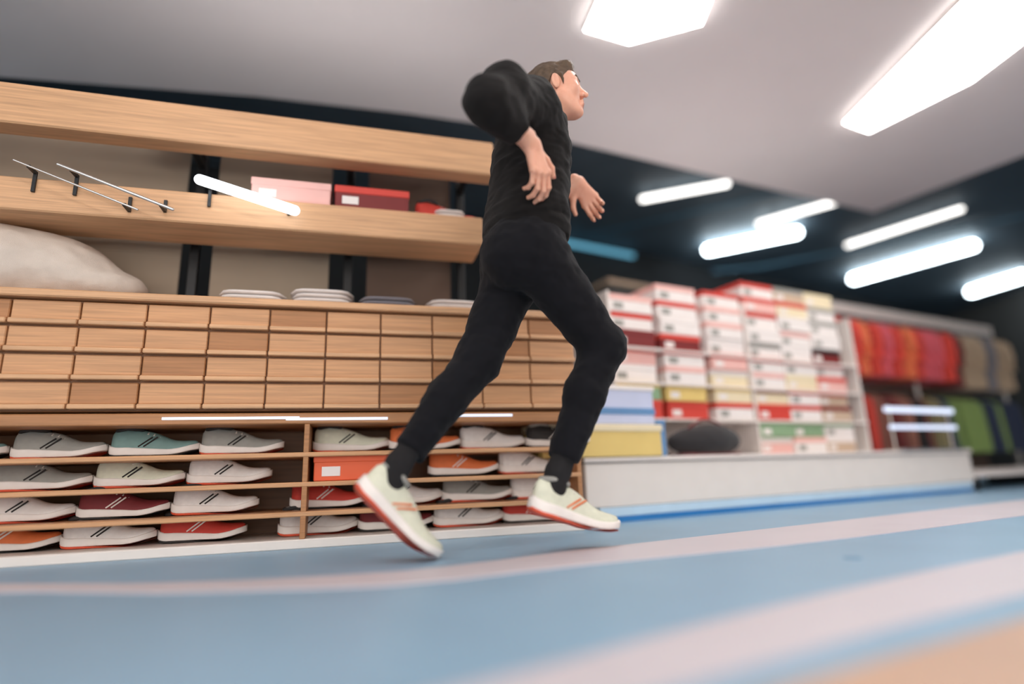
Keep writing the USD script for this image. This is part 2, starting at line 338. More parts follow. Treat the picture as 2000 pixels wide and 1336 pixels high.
obj('cabinet_body', box(X0, X1, .022, .40, .52, .94, .004), 'oak_deep', unit)
zs = [.525, .632, .735, .838, .937]
ncol = 14; cw = (X1 - X0) / ncol
for r in range(4):
    for c in range(ncol):
        a, b = X0 + c * cw + .003, X0 + (c + 1) * cw - .003
        d = obj('drawer', box(a, b, .004, .03, zs[r] + .022, zs[r + 1] - .006, .003), 'oak' if (r * 7 + c * 3) % 5 else 'oak_dark', unit)
        obj('drawer_lip', box(a, b, -.014, .03, zs[r] + .003, zs[r] + .021, .003), 'oak_light', d)
obj('lower_rail', box(X0, X1, 0, .40, .468, .512, .004), 'oak_dark', unit)
obj('lower_back', box(X0, X1, .385, .40, .03, .468, .002), 'oak_deep', unit)
LEV = [.035, .135, .245, .358]
obj('base_board', box(X0, X1, .0, .40, .0, .035, .004), 'white_paint', unit, label='pale skirting board at the floor')
for z in LEV[1:]: obj('shelf_board', box(X0, X1, .0, .385, z - .018, z, .003), 'oak', unit)
for x in (X0, .40, X1 - .02): obj('side_panel', box(x, x + .02, .002, .384, .035, .468, .002), 'oak_dark', unit)
for a, b, z in ((-.10, .38, .492), (.33, .72, .487), (1.0, 1.25, .497)):
    obj('highlight_streak', box(a, b, -.006, .002, z - .005, z + .005, .001), 'streak_pale', unit, label='thin glowing highlight streak')  # glowing bars stand in for highlight streaks along the shelf edge
def streak_bar(name, a, b, r, mat, label, cat_):  # light and highlight streaks shaped as added bars and rods
    a, b = np.array(a), np.array(b); t = thing(name, label, cat_, sw(*((a + b) / 2)[:2], 0), SA)
    m = np.array([*((a + b) / 2)[:2], 0])
    zb = 1.36
    obj('tube' if name == 'light_streak' else 'rod', capsule(a - m, b - m, r), mat, t, smooth=40)
    for f in (.12, .88):
        p = a + (b - a) * f - m
        obj('bracket', cat([box(p[0] - .006, p[0] + .006, 0, -a[1] - .002, p[2] - .006, p[2] + .006, .001), box(p[0] - .006, p[0] + .006, -a[1] - .01, -a[1] - .001, min(p[2], zb) - .006, max(p[2], zb) + .006, .001)]), 'black_metal', t)
streak_bar('light_streak', (-.057, -.06, 1.448), (.345, -.06, 1.338), .021, 'streak_bright', 'bright white slanted light streak built as a bar on the wooden shelving', 'light')
streak_bar('streak_rod', (-.528, -.06, 1.452), (-.116, -.06, 1.302), .006, 'chrome', 'thin slanted highlight streak built as a chrome rod, left of the bright streak', 'rod')
streak_bar('streak_rod', (-.666, -.06, 1.452), (-.238, -.06, 1.290), .004, 'chrome', 'thinner highlight streak built as a chrome rod, leftmost on the shelving', 'rod')

def fill_uplight(loc, rz, L, W, label):  # added hidden lamp that brightens the pale ceiling from below
    t = thing('added_trough', label, 'light', loc, rz)
    obj('trough', cat([box(0, L, 0, W, 0, .012, .002), box(0, L, 0, .01, .0, .05, .002), box(0, L, W - .01, W, .0, .05, .002), box(0, .01, 0, W, .0, .05, .002), box(L - .01, L, 0, W, 0, .05, .002)]), 'black_metal', t)
    obj('fill_strip', box(.02, L - .02, .02, W - .02, .014, .03, .002), 'fill_uplight', t)
fill_uplight(sw(-.35, .12, 1.816), SA, 1.45, .16, 'added upward shining fill trough hidden on top of the oak shelving')
for x in (-.3, .3, .95): obj('added_trough_arm', box(x - .01, x + .01, .10, .345, 1.795, 1.814, .002), 'black_metal', unit)  # arms carrying the added fill trough
# shoes on the lower shelves
rows = [(3, ['teal', 'grey', 'teal', 'grey', 'mint', 'orange', 'white', 'black']), (2, ['white', 'grey', 'mint', 'white', 'grey', 'black', 'orange', 'white']),
        (1, ['grey', 'white', 'maroon', 'white', 'red', 'white', 'grey', 'white']), (0, ['white', 'orange', 'white', 'red', 'white', 'maroon', 'white', 'red'])]
SHELF = {3: 'top', 2: 'second', 1: 'third', 0: 'bottom'}
for lev, cols in rows:
    xs = -1.06 + .04 * lev
    for i, c in enumerate(cols):
        x = xs + i * .315
        if lev in (2,) and .30 < x + .15 < .86: continue
        if x < .41 < x + .31: x += 0.11
        if i and x - last < .30: x = last + .31
        last = x
        SHOES[c](sw(x, .16 + .02 * rng.random(), LEV[lev] + .001), SA + rng.uniform(-5, 5), f'{c} running shoe, {ORD[i]} from left on the {SHELF[lev]} low oak shelf', 'shoes on the low oak shelves')
for i, x in enumerate((.60,)):
    shoe_box('orange', 'orange', sw(x, .03, LEV[2] + .001), SA, 'bright orange shoe box on the low oak shelves left of the rear foot', None)
# folded shirts and boxes on counter and beam
def folded(name, loc, n, mat, label, group, w=.26, d=.22):
    t = thing(name, label, 'shirts', loc, SA, group)
    for i in range(n):
        ww, dd = w / 2 + rng.uniform(-.006, .006), d + rng.uniform(-.01, .01); z = i * .020
        R = []
        for u in np.linspace(-1, 1, 12):
            e = (1 - abs(u) ** 6) ** 0.5
            aa = np.linspace(0, 2 * math.pi, 16, endpoint=False)
            R.append(np.c_[np.full(16, u * ww), dd / 2 + dd / 2 * np.sign(np.cos(aa)) * np.abs(np.cos(aa)) ** .3 * max(.4, e), z + .0105 + .010 * np.sign(np.sin(aa)) * np.abs(np.sin(aa)) ** .6 * max(.15, e)])
        obj('shirt', loft(R), mat, t, smooth=60)
    return t
for i, (x, n, m) in enumerate(((.16, 3, 'cloth_white'), (.44, 4, 'cloth_white'), (.72, 3, 'cloth_grey'), (1.02, 3, 'cloth_white'))):
    folded('folded_shirts', sw(x, .06, .971), n, m, f'stack of {n} folded {m[6:]} shirts, {ORD[i]} from the left on the oak counter', 'folded shirts on the oak counter')
for i, (x, b, l) in enumerate(((.30, 'pink', 'pink'), (.64, 'maroon', 'red'))):
    shoe_box(b, l, sw(x, .02, 1.416), SA, f'{b} shoe box on the middle beam of the oak unit', None)
SHOES['red'](sw(.84, .12, 1.416), SA + 4, 'red running shoe on the middle beam beside the maroon box', None)
folded('folded_shirts', sw(1.0, .06, 1.416), 3, 'cloth_white', 'stack of folded white shirts at the right end of the middle beam, above the counter', None, w=.16)

# ------------------------------------------------------------------ signed distance shapes for soft things and the runner
def smin(a, b, k):
    h = np.maximum(k - np.abs(a - b), 0) / k
    return np.minimum(a, b) - h * h * k * 0.25
def smax(a, b, k): return -smin(-a, -b, k)
def cone(p, a, b, ra, rb):
    a, b = np.asarray(a, float), np.asarray(b, float); ab = b - a
    t = np.clip(((p - a) @ ab) / (ab @ ab), 0, 1)
    return np.linalg.norm(p - a - t[..., None] * ab, axis=-1) - (ra + (rb - ra) * t)
def ell(p, c, r, R=None):
    q = p - np.asarray(c, float)
    if R is not None: q = q @ R
    r = np.asarray(r, float)
    k0 = np.linalg.norm(q / r, axis=-1); k1 = np.linalg.norm(q / (r * r), axis=-1)
    return k0 * (k0 - 1) / np.maximum(k1, 1e-9)
def ball(p, c, r): return np.linalg.norm(p - np.asarray(c, float), axis=-1) - r
def nets(f, lo, hi, h):
    """surface nets of the zero set of f in the box, with a coarse pass that skips empty space"""
    lo, hi = np.asarray(lo, float), np.asarray(hi, float); B = 4
    n = (np.ceil((hi - lo) / (h * B)).astype(int) + 1); cl = [lo[i] + (np.arange(n[i]) + 0.5) * h * B - h * 0.5 for i in range(3)]
    g = np.stack(np.meshgrid(*cl, indexing='ij'), -1); co = f(g.reshape(-1, 3)).reshape(n)
    V = np.repeat(np.repeat(np.repeat(co, B, 0), B, 1), B, 2)
    near = np.repeat(np.repeat(np.repeat(np.abs(co) < h * B * 2.2, B, 0), B, 1), B, 2)
    idx = np.argwhere(near); V[near] = f(lo + idx * h)
    s = V < 0; N = np.array(V.shape)
    cnt = np.zeros(N - 1, int); acc = np.zeros((*(N - 1), 3)); num = np.zeros(N - 1)
    for i in np.ndindex(2, 2, 2): cnt += s[i[0]:N[0] - 1 + i[0], i[1]:N[1] - 1 + i[1], i[2]:N[2] - 1 + i[2]]
    for ax in range(3):
        o = [k for k in range(3) if k != ax]
        for d in np.ndindex(2, 2):
            st = [0, 0, 0]; st[o[0]], st[o[1]] = d; en = list(st); en[ax] = 1
            sl = tuple(slice(st[k], N[k] - 1 + st[k]) for k in range(3)); el = tuple(slice(en[k], N[k] - 1 + en[k]) for k in range(3))
            a, b = V[sl], V[el]; cr = (a < 0) != (b < 0); t = np.where(cr, a / np.where(cr, a - b, 1), 0)
            for k in range(3): acc[..., k] += np.where(cr, (t if k == ax else st[k]), 0)
            num += cr
    act = (cnt > 0) & (cnt < 8); ids = -np.ones(N - 1, int); ids[act] = np.arange(act.sum())
    cell = np.argwhere(act); v = lo + (cell + acc[act] / num[act][:, None]) * h
    F = []
    for ax in range(3):
        o1, o2 = (ax + 1) % 3, (ax + 2) % 3
        sl0 = [slice(1, -1)] * 3; sl0[ax] = slice(0, -1); sl1 = list(sl0); sl1[ax] = slice(1, None)
        a, b = s[tuple(sl0)], s[tuple(sl1)]; e = np.argwhere(a != b); e = e + np.array([0 if k == ax else 1 for k in range(3)])
        ins = s[tuple(e.T)]
        u1, u2 = np.eye(3, dtype=int)[o1], np.eye(3, dtype=int)[o2]
        q = np.stack([ids[tuple((e - u1 - u2).T)], ids[tuple((e - u2).T)], ids[tuple(e.T)], ids[tuple((e - u1).T)]], 1)
        q[~ins] = q[~ins][:, ::-1]; F.append(q)
    F = np.vstack(F); F = F[(F >= 0).all(1)]
    m = trimesh.Trimesh(v, np.vstack([F[:, [0, 1, 2]], F[:, [0, 2, 3]]]), process=False)
    return m
def fb(p, s, seed, octaves=2): return meshkit.fbm(np.asarray(p) * s + 50, octaves, seed) - 0.5

# white cloth sack on the counter at the far left
def sack(p):
    d = smin(ell(p, (-.08, .0, .13), (.30, .17, .17)), ell(p, (-.25, .0, .16), (.17, .15, .13)), .12)
    d = smin(d, ell(p, (.20, 0, .07), (.16, .15, .08)), .1)
    d = d + .022 * fb(p, 9, 3, 3) + .008 * fb(p, 30, 5)
    return smax(d, .004 - p[..., 2], .012)
obj_s = thing('cloth_sack', 'large slumped white cloth sack on the oak counter at the far left', 'bag', sw(-.62, .20, .971), SA)
plain('sack_cloth', (204, 190, 178), rough=0.9, var=0.06, scale=14, bump=0.4)
obj('sack_body', nets(sack, (-.55, -.26, -.02), (.5, .26, .52), .012), 'sack_cloth', obj_s, smooth=True)
obj('drawstring', tube([(-.28 + .06 * math.cos(t), 0.06 * math.sin(t), .272 + .01 * math.sin(3 * t)) for t in np.linspace(0, 6.2, 24)], .006, 6), 'cloth_tan', obj_s)

# ------------------------------------------------------------------ the white plinth and display rack on the right
KO, KA = np.array([0.438, 2.873, 0.0]), 27.5
cb, sb = math.cos(math.radians(KA)), math.sin(math.radians(KA))
def kw(x, y, z): return (KO[0] + cb * x - sb * y, KO[1] + sb * x + cb * y, z)
pl = thing('display_plinth', 'long low white display plinth along the lane with a blue base strip', 'plinth', KO, KA)
obj('plinth_body', box(-.12, 3.4, .0, .58, .072, .283, .006), 'white_paint', pl)
obj('plinth_top', box(-.13, 3.42, -.012, .585, .288, .312, .004), 'rack_white', pl)
obj('shadow_gap', box(-.11, 3.38, .01, .57, .28, .29, .001), 'black_metal', pl)
obj('kick_board', box(-.05, 3.35, .004, .57, .0, .028, .002), 'kick_blue', pl, label='blue base strip')
obj('kick_rail', box(-.05, 3.36, -.002, .57, .028, .071, .002), 'kick_pale', pl, label='pale blue rail above the base strip')
pl2 = thing('low_bench', 'low white bench at the far right end of the plinth under the clothes', 'bench', kw(3.45, 0, 0), KA)
obj('bench_top', box(0, 2.6, 0, .55, .10, .145, .004), 'rack_white', pl2)
for x in (.08, 1.25, 2.4): obj('bench_leg', box(x, x + .05, .05, .50, 0, .10, .003), 'black_metal', pl2)
rk = thing('display_rack', 'white open display rack full of shoe boxes right of the runner', 'rack', kw(0, 0, .313), KA)
RB = [.53 - .313, .74 - .313, .945 - .313]
obj('back_panel', box(.24, 2.52, .56, .58, 0, 1.02, .003), 'rack_white', rk)
for x in (.4, 2.3): obj('added_trough_arm', box(x, x + .02, .58, .80, .98, 1.018, .003), 'black_metal', rk)  # supports for the added fill trough behind the rack
for x in (.24, 1.36, 2.50): obj('side_panel', box(x, x + .02, .20, .56, 0, 1.0 if x > .3 else .96, .003), 'rack_white', rk)
for z in RB: obj('shelf_board', box(.24, 2.52, .19, .56, z - .016, z, .003), 'rack_white', rk)
fill_uplight(kw(.26, .585, 1.333), KA, 2.2, .22, 'added upward shining fill trough hidden behind the top of the white display rack')
tiers = [  # z of the layer, list of colours along the rack
    (.314, [('tan', 'tan'), None, None, ('pink', 'white'), ('white', 'pink'), ('tan', 'white'), ('white', 'white')], 'lower layer on the plinth'),
    (.420, [None, None, None, ('green', 'green'), ('green', 'green'), ('white', 'green'), ('white', 'tan')], 'upper layer on the plinth'),
    (.531, [('red', 'red'), ('red', 'red'), ('white', 'red'), ('red', 'red'), ('white', 'red'), ('tan', 'maroon'), ('maroon', 'maroon')], 'lower layer, first rack shelf'),
    (.637, [('green', 'yellow'), ('yellow', 'yellow'), ('cream', 'yellow'), ('cream', 'maroon'), ('white', 'red'), ('tan', 'red'), ('red', 'maroon')], 'upper layer, first rack shelf'),
    (.741, [('white', 'white'), ('white', 'pink'), ('cream', 'white'), ('white', 'pink'), ('cream', 'cream'), ('pink', 'red'), ('orange', 'red')], 'lower layer, second rack shelf'),
    (.847, [('pink', 'red'), ('white', 'red'), ('pink', 'red'), ('white', 'red'), ('white', 'pink'), ('white', 'red'), ('red', 'red')], 'upper layer, second rack shelf'),
    (.946, [('maroon', 'maroon'), ('maroon', 'red'), ('white', 'white'), ('white', 'grey'), ('white', 'white'), ('maroon', 'black'), ('red', 'maroon')], 'lowest layer, top rack shelf'),
    (1.052, [('white', 'red'), ('white', 'white'), ('white', 'pink'), ('white', 'white'), ('white', 'pink'), ('white', 'white'), ('cream', 'white')], 'middle layer, top rack shelf'),
    (1.158, [('white', 'pink'), ('white', 'red'), ('white', 'pink'), ('white', 'red'), ('white', 'white'), ('white', 'grey'), None], 'high layer, top rack shelf'),
    (1.264, [None, ('white', 'pink'), ('white', 'red'), ('pink', 'red'), ('cream', 'red'), ('white', 'grey'), None], 'very top of the rack pile'),
    (1.370, [None, None, None, ('white', 'red'), ('tan', 'grey'), ('cream', 'cream'), None], 'crown of the rack pile')]
cx = [.445, .79, 1.15, 1.56, 1.90, 2.20, 2.35]
cx = [.425, .755, 1.085, 1.545, 1.875, 2.205, None]
for z, row, where in tiers:
    for i, c in enumerate(row[:6]):
        if c is None: continue
        x = cx[i] + 0.09 * (i == 2) + rng.uniform(-.004, .004)
        x = [.425, .755, 1.185, 1.545, 1.875, 2.205][i] + rng.uniform(-.003, .003)
        if i == 1: x = .80 + rng.uniform(-.01, .01)
        nm = f'{c[0]} shoe box, {c[1]} lid' if c[0] != c[1] else f'all {c[0]} shoe box'
        shoe_box(c[0], c[1], kw(x, .215 + rng.uniform(-.012, .012), z), KA, f'{nm}, {ORD[i]} from left, {where}', 'shoe boxes on the white display rack')
# things on the plinth in front
yb = thing('storage_box', 'pale yellow storage box at the left end of the white plinth', 'box', kw(0, 0, .313), KA)
obj('box_body', box(-.36, .36, -.02, .17, 0, .145, .006), 'card_yellow', yb); obj('lid', box(-.367, .367, -.027, .175, .125, .16, .005), 'card_cream', yb, label='cream lid')
bb = thing('storage_box', 'pale lavender blue storage box on top of the yellow box', 'box', kw(0, 0, .474), KA)
obj('box_body', box(-.13, .335, -.01, .165, 0, .19, .006), 'card_lavender', bb); obj('box_band', box(-.133, .338, -.013, .167, .05, .085, .002), 'card_blue', bb, label='blue band'); obj('lid', box(-.137, .342, -.017, .172, .175, .20, .004), 'card_white', bb, label='white lid')
bl = thing('storage_box', 'narrow upright blue box beside the yellow box on the plinth', 'box', kw(.40, .03, .313), KA)
obj('box_body', box(-.025, .035, 0, .15, 0, .185, .004), 'card_blue', bl); obj('lid', box(-.028, .038, -.003, .153, .165, .19, .003), 'card_blue', bl)
def bag(p):
    d = ell(p, (0, 0, .075), (.27, .085, .085)); d = smin(d, ell(p, (.06, 0, .10), (.18, .07, .07)), .05) + .010 * fb(p, 14, 8, 3)
    return smax(d, .003 - p[..., 2], .01)
bg = thing('duffel_bag', 'black slouching sports bag lying on the white plinth', 'bag', kw(.78, .10, .313), KA)
obj('bag_body', nets(bag, (-.34, -.13, -.02), (.34, .13, .22), .008), 'cloth_black', bg, smooth=True)
obj('bag_base', box(-.22, .22, -.06, .06, 0, .012, .004), 'cloth_maroon', bg, label='dark red base')
obj('strap', tube([(-.14 + .28 * t, -.03, .15 + .05 * math.sin(math.pi * t)) for t in np.linspace(0, 1, 14)], .007, 6), 'cloth_maroon', bg)

# ------------------------------------------------------------------ clothes rail at the right
gr = thing('clothes_rail', 'two tier clothes rail with a white header board at the right', 'clothes rail', kw(2.75, .86, -.06), KA)
obj('header_board', box(0, 3.6, .0, .03, 1.70, 1.80, .004), 'rack_white', gr, label='white header board')
for z in (1.66, .99): obj('hanging_bar', tube([(0, 0.02, z), (1.8, 0.02, z), (3.6, .02, z)], .013), 'chrome', gr, smooth=40)
for x in (0, 1.8, 3.58): obj('upright', box(x, x + .03, .0, .04, .07, 1.72, .003), 'chrome', gr)
for x in (0, 1.8, 3.58): obj('foot', box(x - .02, x + .05, -.25, .29, .06, .09, .004), 'black_metal', gr)
obj('rail_back', box(0, 3.6, .31, .33, .15, 1.80, .003), 'brown_panel', gr, label='brown back panel behind the clothes')
def garment_kind(colour, length, sleeves, seed):
    def build(loc, rz, label, group):
        t = thing('hanging_garment', label, 'clothes', loc, rz, group)
        k, R = 28, []
        for i, u in enumerate(np.linspace(0, 1, 16)):
            z = -.07 - u * length; half = .06 + .15 * min(1, u * 7) ** .6 + .02 * u; th = .020 + .028 * min(1, u * 5)
            a = np.linspace(0, 2 * math.pi, k, endpoint=False)
            w = 1 + .22 * np.sin(5 * a + seed + 2 * u) * u
            R.append(np.c_[th * np.sin(a) * w + .006 * math.sin(4 * u + seed), half * np.cos(a), np.full(k, z + .0)])
        obj('garment_body', loft(R), 'cloth_' + colour, t, smooth=60)
        if sleeves:
            for s in (-1, 1):
                P = [(.004, s * .17, -.095), (.008, s * .225, -.16), (.012, s * .24, -.30), (.014, s * .235, -.44)]
                obj('sleeve', tube(P, [.030, .038, .034, .028], 12), 'cloth_' + colour, t, smooth=60)
        obj('hanger', tube([(0, .0, .0 + .012), (0, .012, .016), (0, .016, .004), (0, .0, -.02), (0, 0, -.06)], .003, 6), 'chrome', t)
        return t
    return Kind(build)
GK = {}
def garment(colour, length, sleeves, loc, rz, label, group):
    key = (colour, length, sleeves)
    if key not in GK: GK[key] = garment_kind(colour, length, sleeves, len(GK) * 1.7)
    return GK[key](loc, rz, label, group)
upc = ['maroon', 'black', 'red', 'red', 'orange', 'red', 'pink', 'red', 'orange', 'red', 'pink', 'pink', 'red', 'maroon', 'tan', 'tan', 'tan', 'grey', 'tan', 'tan']
for i, c in enumerate(upc):
    x = 2.87 + i * .172
    garment(c, .52 if i < 13 else .58, True, kw(x, .88, 1.60), KA + rng.uniform(-12, 12) - 22, f'{c} jacket, {ORD[i]} from the left on the upper clothes rail', 'jackets on the upper clothes rail')
loc_ = ['brown', 'maroon', 'brown', 'olive', 'red', 'brown', 'maroon', 'brown', 'black', 'maroon', 'olive', 'navy', 'green', 'green', 'green', 'green', 'navy', 'green', 'navy', 'navy']
for i, c in enumerate(loc_):
    x = 2.87 + i * .172
    garment(c, .56, False, kw(x, .88, .93), KA + rng.uniform(-12, 12) - 22, f'{c} hanging garment, {ORD[i]} from the left on the lower clothes rail', 'garments on the lower clothes rail')
for (a, b, m) in (((2.43, .10, .573), (4.2, .10, .60), 0), ((2.48, .10, .459), (4.2, .10, .47), 1)): pass
ls = thing('light_streak_stand', 'two pale light streaks built as strips on an added stand before the clothes', 'light', kw(2.9, .02, .313), KA)  # invented stand; its strips are light streaks given a glowing shape
obj('light_strip', box(-.45, .42, -.012, .012, .27, .305, .004), 'streak_pale', ls, label='upper glowing light streak')
obj('light_strip', box(-.42, .42, -.012, .012, .15, .178, .004), 'streak_pale', ls, label='lower glowing light streak')
for x in (-.38, .36): obj('stand_post', box(x, x + .012, .012, .024, 0, .32, .002), 'chrome', ls)
obj('stand_base', box(-.42, .42, -.05, .06, 0, .01, .002), 'chrome', ls)

# ------------------------------------------------------------------ the runner: local axes a (running direction), left, up
GX, GA = (0.04, 1.95), 27.13
A = lambda a, s, z: np.array([a, -s, z], float)          # s = towards the runner's right hand
person = thing('person', 'man in black sweatshirt and dark trousers running to the right in pale trainers', 'person', (*GX, 0), GA)
SHR, ELR, WRR = A(-.03, .185, 1.525), A(-.27, .335, 1.345), A(-.098, .272, 1.318)
SHL, ELL_, WRL = A(.15, -.185, 1.53), A(.13, -.33, 1.28), A(.355, -.14, 1.475)
HPR, KNR, ANR = A(.01, .085, 1.00), A(.275, .09, .68), A(.072, .07, .248)
HPL, KNL, ANL = A(.03, -.085, 1.01), A(-.135, -.09, .645), A(-.430, -.05, .288)
HC = A(.185, .02, 1.738)
def rot(yaw, pitch, roll=0):
    cy, sy, cp, sp, cr, sr = math.cos(yaw), math.sin(yaw), math.cos(pitch), math.sin(pitch), math.cos(roll), math.sin(roll)
    Rz = np.array([[cy, -sy, 0], [sy, cy, 0], [0, 0, 1]]); Ry = np.array([[cp, 0, -sp], [0, 1, 0], [sp, 0, cp]]); Rx = np.array([[1, 0, 0], [0, cr, -sr], [0, sr, cr]])
    return Rz @ Ry @ Rx
HR = rot(math.radians(-27), math.radians(8))
def head_sdf(p):
    q = (p - HC) @ HR
    d = ell(q, (-.014, 0, .034), (.096, .075, .086))
    d = smin(d, ell(q, (.030, 0, -.032), (.058, .056, .082)), .04)
    d = smin(d, ell(q, (.052, 0, .030), (.042, .056, .050)), .03)                      # forehead
    for s in (-1, 1):
        d = smin(d, cone(q, (.000, s * .056, -.045), (.058, s * .020, -.098), .018, .014), .03)   # jaw
        d = smin(d, ball(q, (.058, s * .040, -.016), .024), .025)                     # cheek bone
        d = smin(d, cone(q, (.084, s * .012, .024), (.066, s * .046, .022), .011, .010), .014)  # brow
    d = smin(d, ball(q, (.073, 0, -.099), .018), .022)                                # chin
    for s in (-1, 1):
        d = smax(d, -ball(q, (.101, s * .031, .004), .018), .016)                       # eye socket
        d = smin(d, ell(q, (.0750, s * .031, .0035), (.0140, .0165, .0140)), .006)     # lids
        d = smax(d, -ell(q, (.0905, s * .032, .0030), (.009, .0125, .0052)), .0015)    # eye opening
    d = smin(d, cone(q, (.088, 0, .014), (.117, 0, -.026), .0085, .0105), .012)
    for s in (-1, 1):
        d = smin(d, ball(q, (.099, s * .0115, -.030), .0085), .008)
        d = smax(d, -ball(q, (.104, s * .007, -.041), .004), .004)
    d = smin(d, cone(q, (.092, -.017, -.062), (.092, .017, -.062), .0062, .0062), .010)
    d = smin(d, cone(q, (.090, -.014, -.073), (.090, .014, -.073), .0068, .0068), .009)
    d = smax(d, -cone(q, (.102, -.022, -.0675), (.102, .022, -.0675), .0032, .0032), .004)
    for s in (-1, 1):
        R = rot(-s * math.radians(24), math.radians(-8))
        e = ell(q, (-.008, s * .081, .002), (.019, .0085, .034), R)
        e = smax(e, -ell(q, (-.002, s * .089, .005), (.010, .007, .020), R), .006)
        d = smin(d, e, .008)
    return d
def neck_sdf(p):
    return cone(p, HC + HR @ np.array([-.025, 0, -.06]), A(.085, 0, 1.56), .054, .062)
def hand_parts(wr, dirv, nrm, thumb_sign, curl, spread=0.05, scale=1.0):
    """returns an sdf of a hand: palm and five separate fingers; nrm points out of the back of the hand"""
    x = np.asarray(dirv, float); x /= np.linalg.norm(x); n = np.asarray(nrm, float); n -= x * (n @ x); n /= np.linalg.norm(n); y = np.cross(n, x) * thumb_sign
    T = lambda u: wr + scale * (u[0] * x + u[1] * y + u[2] * n)
    fingers = []
    for i, (yy, mx, L) in enumerate(((.029, .090, (.045, .026, .021)), (.009, .094, (.050, .030, .022)), (-.011, .090, (.046, .028, .021)), (-.029, .082, (.036, .021, .018)))):
        c = curl[i]; pts = [np.array([mx, yy, .002])]; ang = 0; yaw = spread * (1.5 - i)
        for j, l in enumerate(L):
            ang += c * (0.7, 1.0, 0.7)[j]
            pts.append(pts[-1] + l * np.array([math.cos(ang) * math.cos(yaw), math.cos(ang) * math.sin(yaw), -math.sin(ang)]))
        fingers.append(([T(p) for p in pts], (.0098, .0090, .0083, .0074) if i < 3 else (.0086, .0079, .0073, .0066)))
    th = [np.array([.018, .024, -.004]), np.array([.044, .054, -.010]), np.array([.070, .072, -.014]), np.array([.094, .078, -.022])]
    thumb = ([T(p) for p in th], (.014, .0118, .0100, .0082))
    palm = [(T((.0, .010, 0)), T((.086, .027, .001)), .016, .0125), (T((.0, .003, 0)), T((.090, .009, .002)), .017, .0128), (T((.0, -.004, 0)), T((.086, -.011, .002)), .017, .0125), (T((.0, -.010, 0)), T((.078, -.028, 0)), .016, .0115)]
    def f(p):
        d = None
        for a, b, ra, rb in palm:
            e = cone(p, a, b, ra * scale, rb * scale); d = e if d is None else smin(d, e, .014)
        pts, r = thumb
        e = smin(smin(cone(p, pts[0], pts[1], r[0] * scale, r[1] * scale), cone(p, pts[1], pts[2], r[1] * scale, r[2] * scale), .006), cone(p, pts[2], pts[3], r[2] * scale, r[3] * scale), .006)
        d = smin(d, e, .014)
        fd = None
        for pts, r in fingers:
            e = None
            for j in range(3):
                g = cone(p, pts[j], pts[j + 1], r[j] * scale, r[j + 1] * scale)
                if j: g = np.minimum(g, ball(p, pts[j], r[j] * 1.06 * scale))
                e = g if e is None else smin(e, g, .004)
            fd = e if fd is None else np.minimum(fd, e)
        d = smin(d, fd, .007)
        for pts, r in fingers: d = smin(d, ball(p, pts[0] + n * .002, .0112 * scale), .006)    # knuckles
        return d
    tips = [(f_[0][3], f_[0][2], f_[1][3]) for f_ in fingers] + [(thumb[0][3], thumb[0][2], thumb[1][3])]
    return f, T, tips, n
handR, TR, tipsR, nR = hand_parts(WRR + A(.016, -.008, -.018), A(.34, -.06, -1.0), A(.2, 1, .05), 1, (.55, .62, .68, .74), .05, 1.08)
handL, TL, tipsL, nL = hand_parts(WRL + A(.018, 0, -.012), A(.72, -.02, -.85), A(.45, -.75, .45), 1, (.52, .60, .64, .68), .05, 1.08)
def torso_levels(levels, p, z):
    zz = np.array([l[0] for l in levels]); f = lambda i: np.interp(z, zz, [l[i] for l in levels])
    a, s = p[..., 0] - f(1), p[..., 1] + f(4)
    ra, rs = f(2), f(3); k = np.sqrt((a / ra) ** 2 + (s / rs) ** 2)
    return (k - 1) * np.minimum(ra, rs) * .85
def body_sdf(p):
    T = [(0.98, .03, .11, .15, 0), (1.15, .035, .10, .14, 0), (1.30, .05, .11, .15, 0), (1.45, .068, .115, .17, 0), (1.55, .078, .09, .15, 0), (1.61, .085, .05, .07, 0)]
    d = torso_levels(T, p, np.clip(p[..., 2], .98, 1.61)); d = smax(d, p[..., 2] - 1.61, .03); d = smax(d, .93 - p[..., 2], .03)
    d = smin(d, neck_sdf(p), .03)
    for a, b, ra, rb in ((SHR, ELR, .050, .040), (ELR, WRR, .042, .028), (SHL, ELL_, .050, .040), (ELL_, WRL, .042, .027),
                         (HPR, KNR, .078, .056), (KNR, ANR, .054, .036), (HPL, KNL, .078, .056), (KNL, ANL, .054, .036)):
        d = smin(d, cone(p, a, b, ra, rb), .02)
    return d
def place_shoe(heel, pitch, yaw=0.0):
    d = np.array([math.cos(pitch) * math.cos(yaw), math.cos(pitch) * math.sin(yaw), math.sin(pitch)]); u = np.array([-math.sin(pitch) * math.cos(yaw), -math.sin(pitch) * math.sin(yaw), math.cos(pitch)]); y = np.cross(u, d)
    M = np.eye(4); M[:3, 0], M[:3, 1], M[:3, 2], M[:3, 3] = d, y, u, heel
    return M
MR = place_shoe(A(-.040, .07, .128), -math.radians(17)); ML = place_shoe(A(-.565, -.05, .238), -math.radians(45))
for M_ in (MR, ML):
    pass
lowL = (trimesh.transform_points(OUT.vertices, ML)[:, 2]).min(); ML[2, 3] -= lowL - 0.001 if True else 0
SC = 1.10
for M_ in (MR, ML): M_[:3, :3] *= SC
ML[2, 3] -= (trimesh.transform_points(OUT.vertices, ML)[:, 2]).min() - .001
def feet_sdf(p):
    d = None
    for M_, an in ((MR, ANR), (ML, ANL)):
        t = lambda u: (M_ @ np.r_[u, 1])[:3]
        e = smin(cone(p, an, t((.07, 0, .07)), .034, .030), cone(p, t((.05, 0, .065)), t((.22, .004, .05)), .028, .018), .02)
        d = e if d is None else np.minimum(d, e)
    return d
def whole(p): return smin(body_sdf(p), feet_sdf(p), .02)
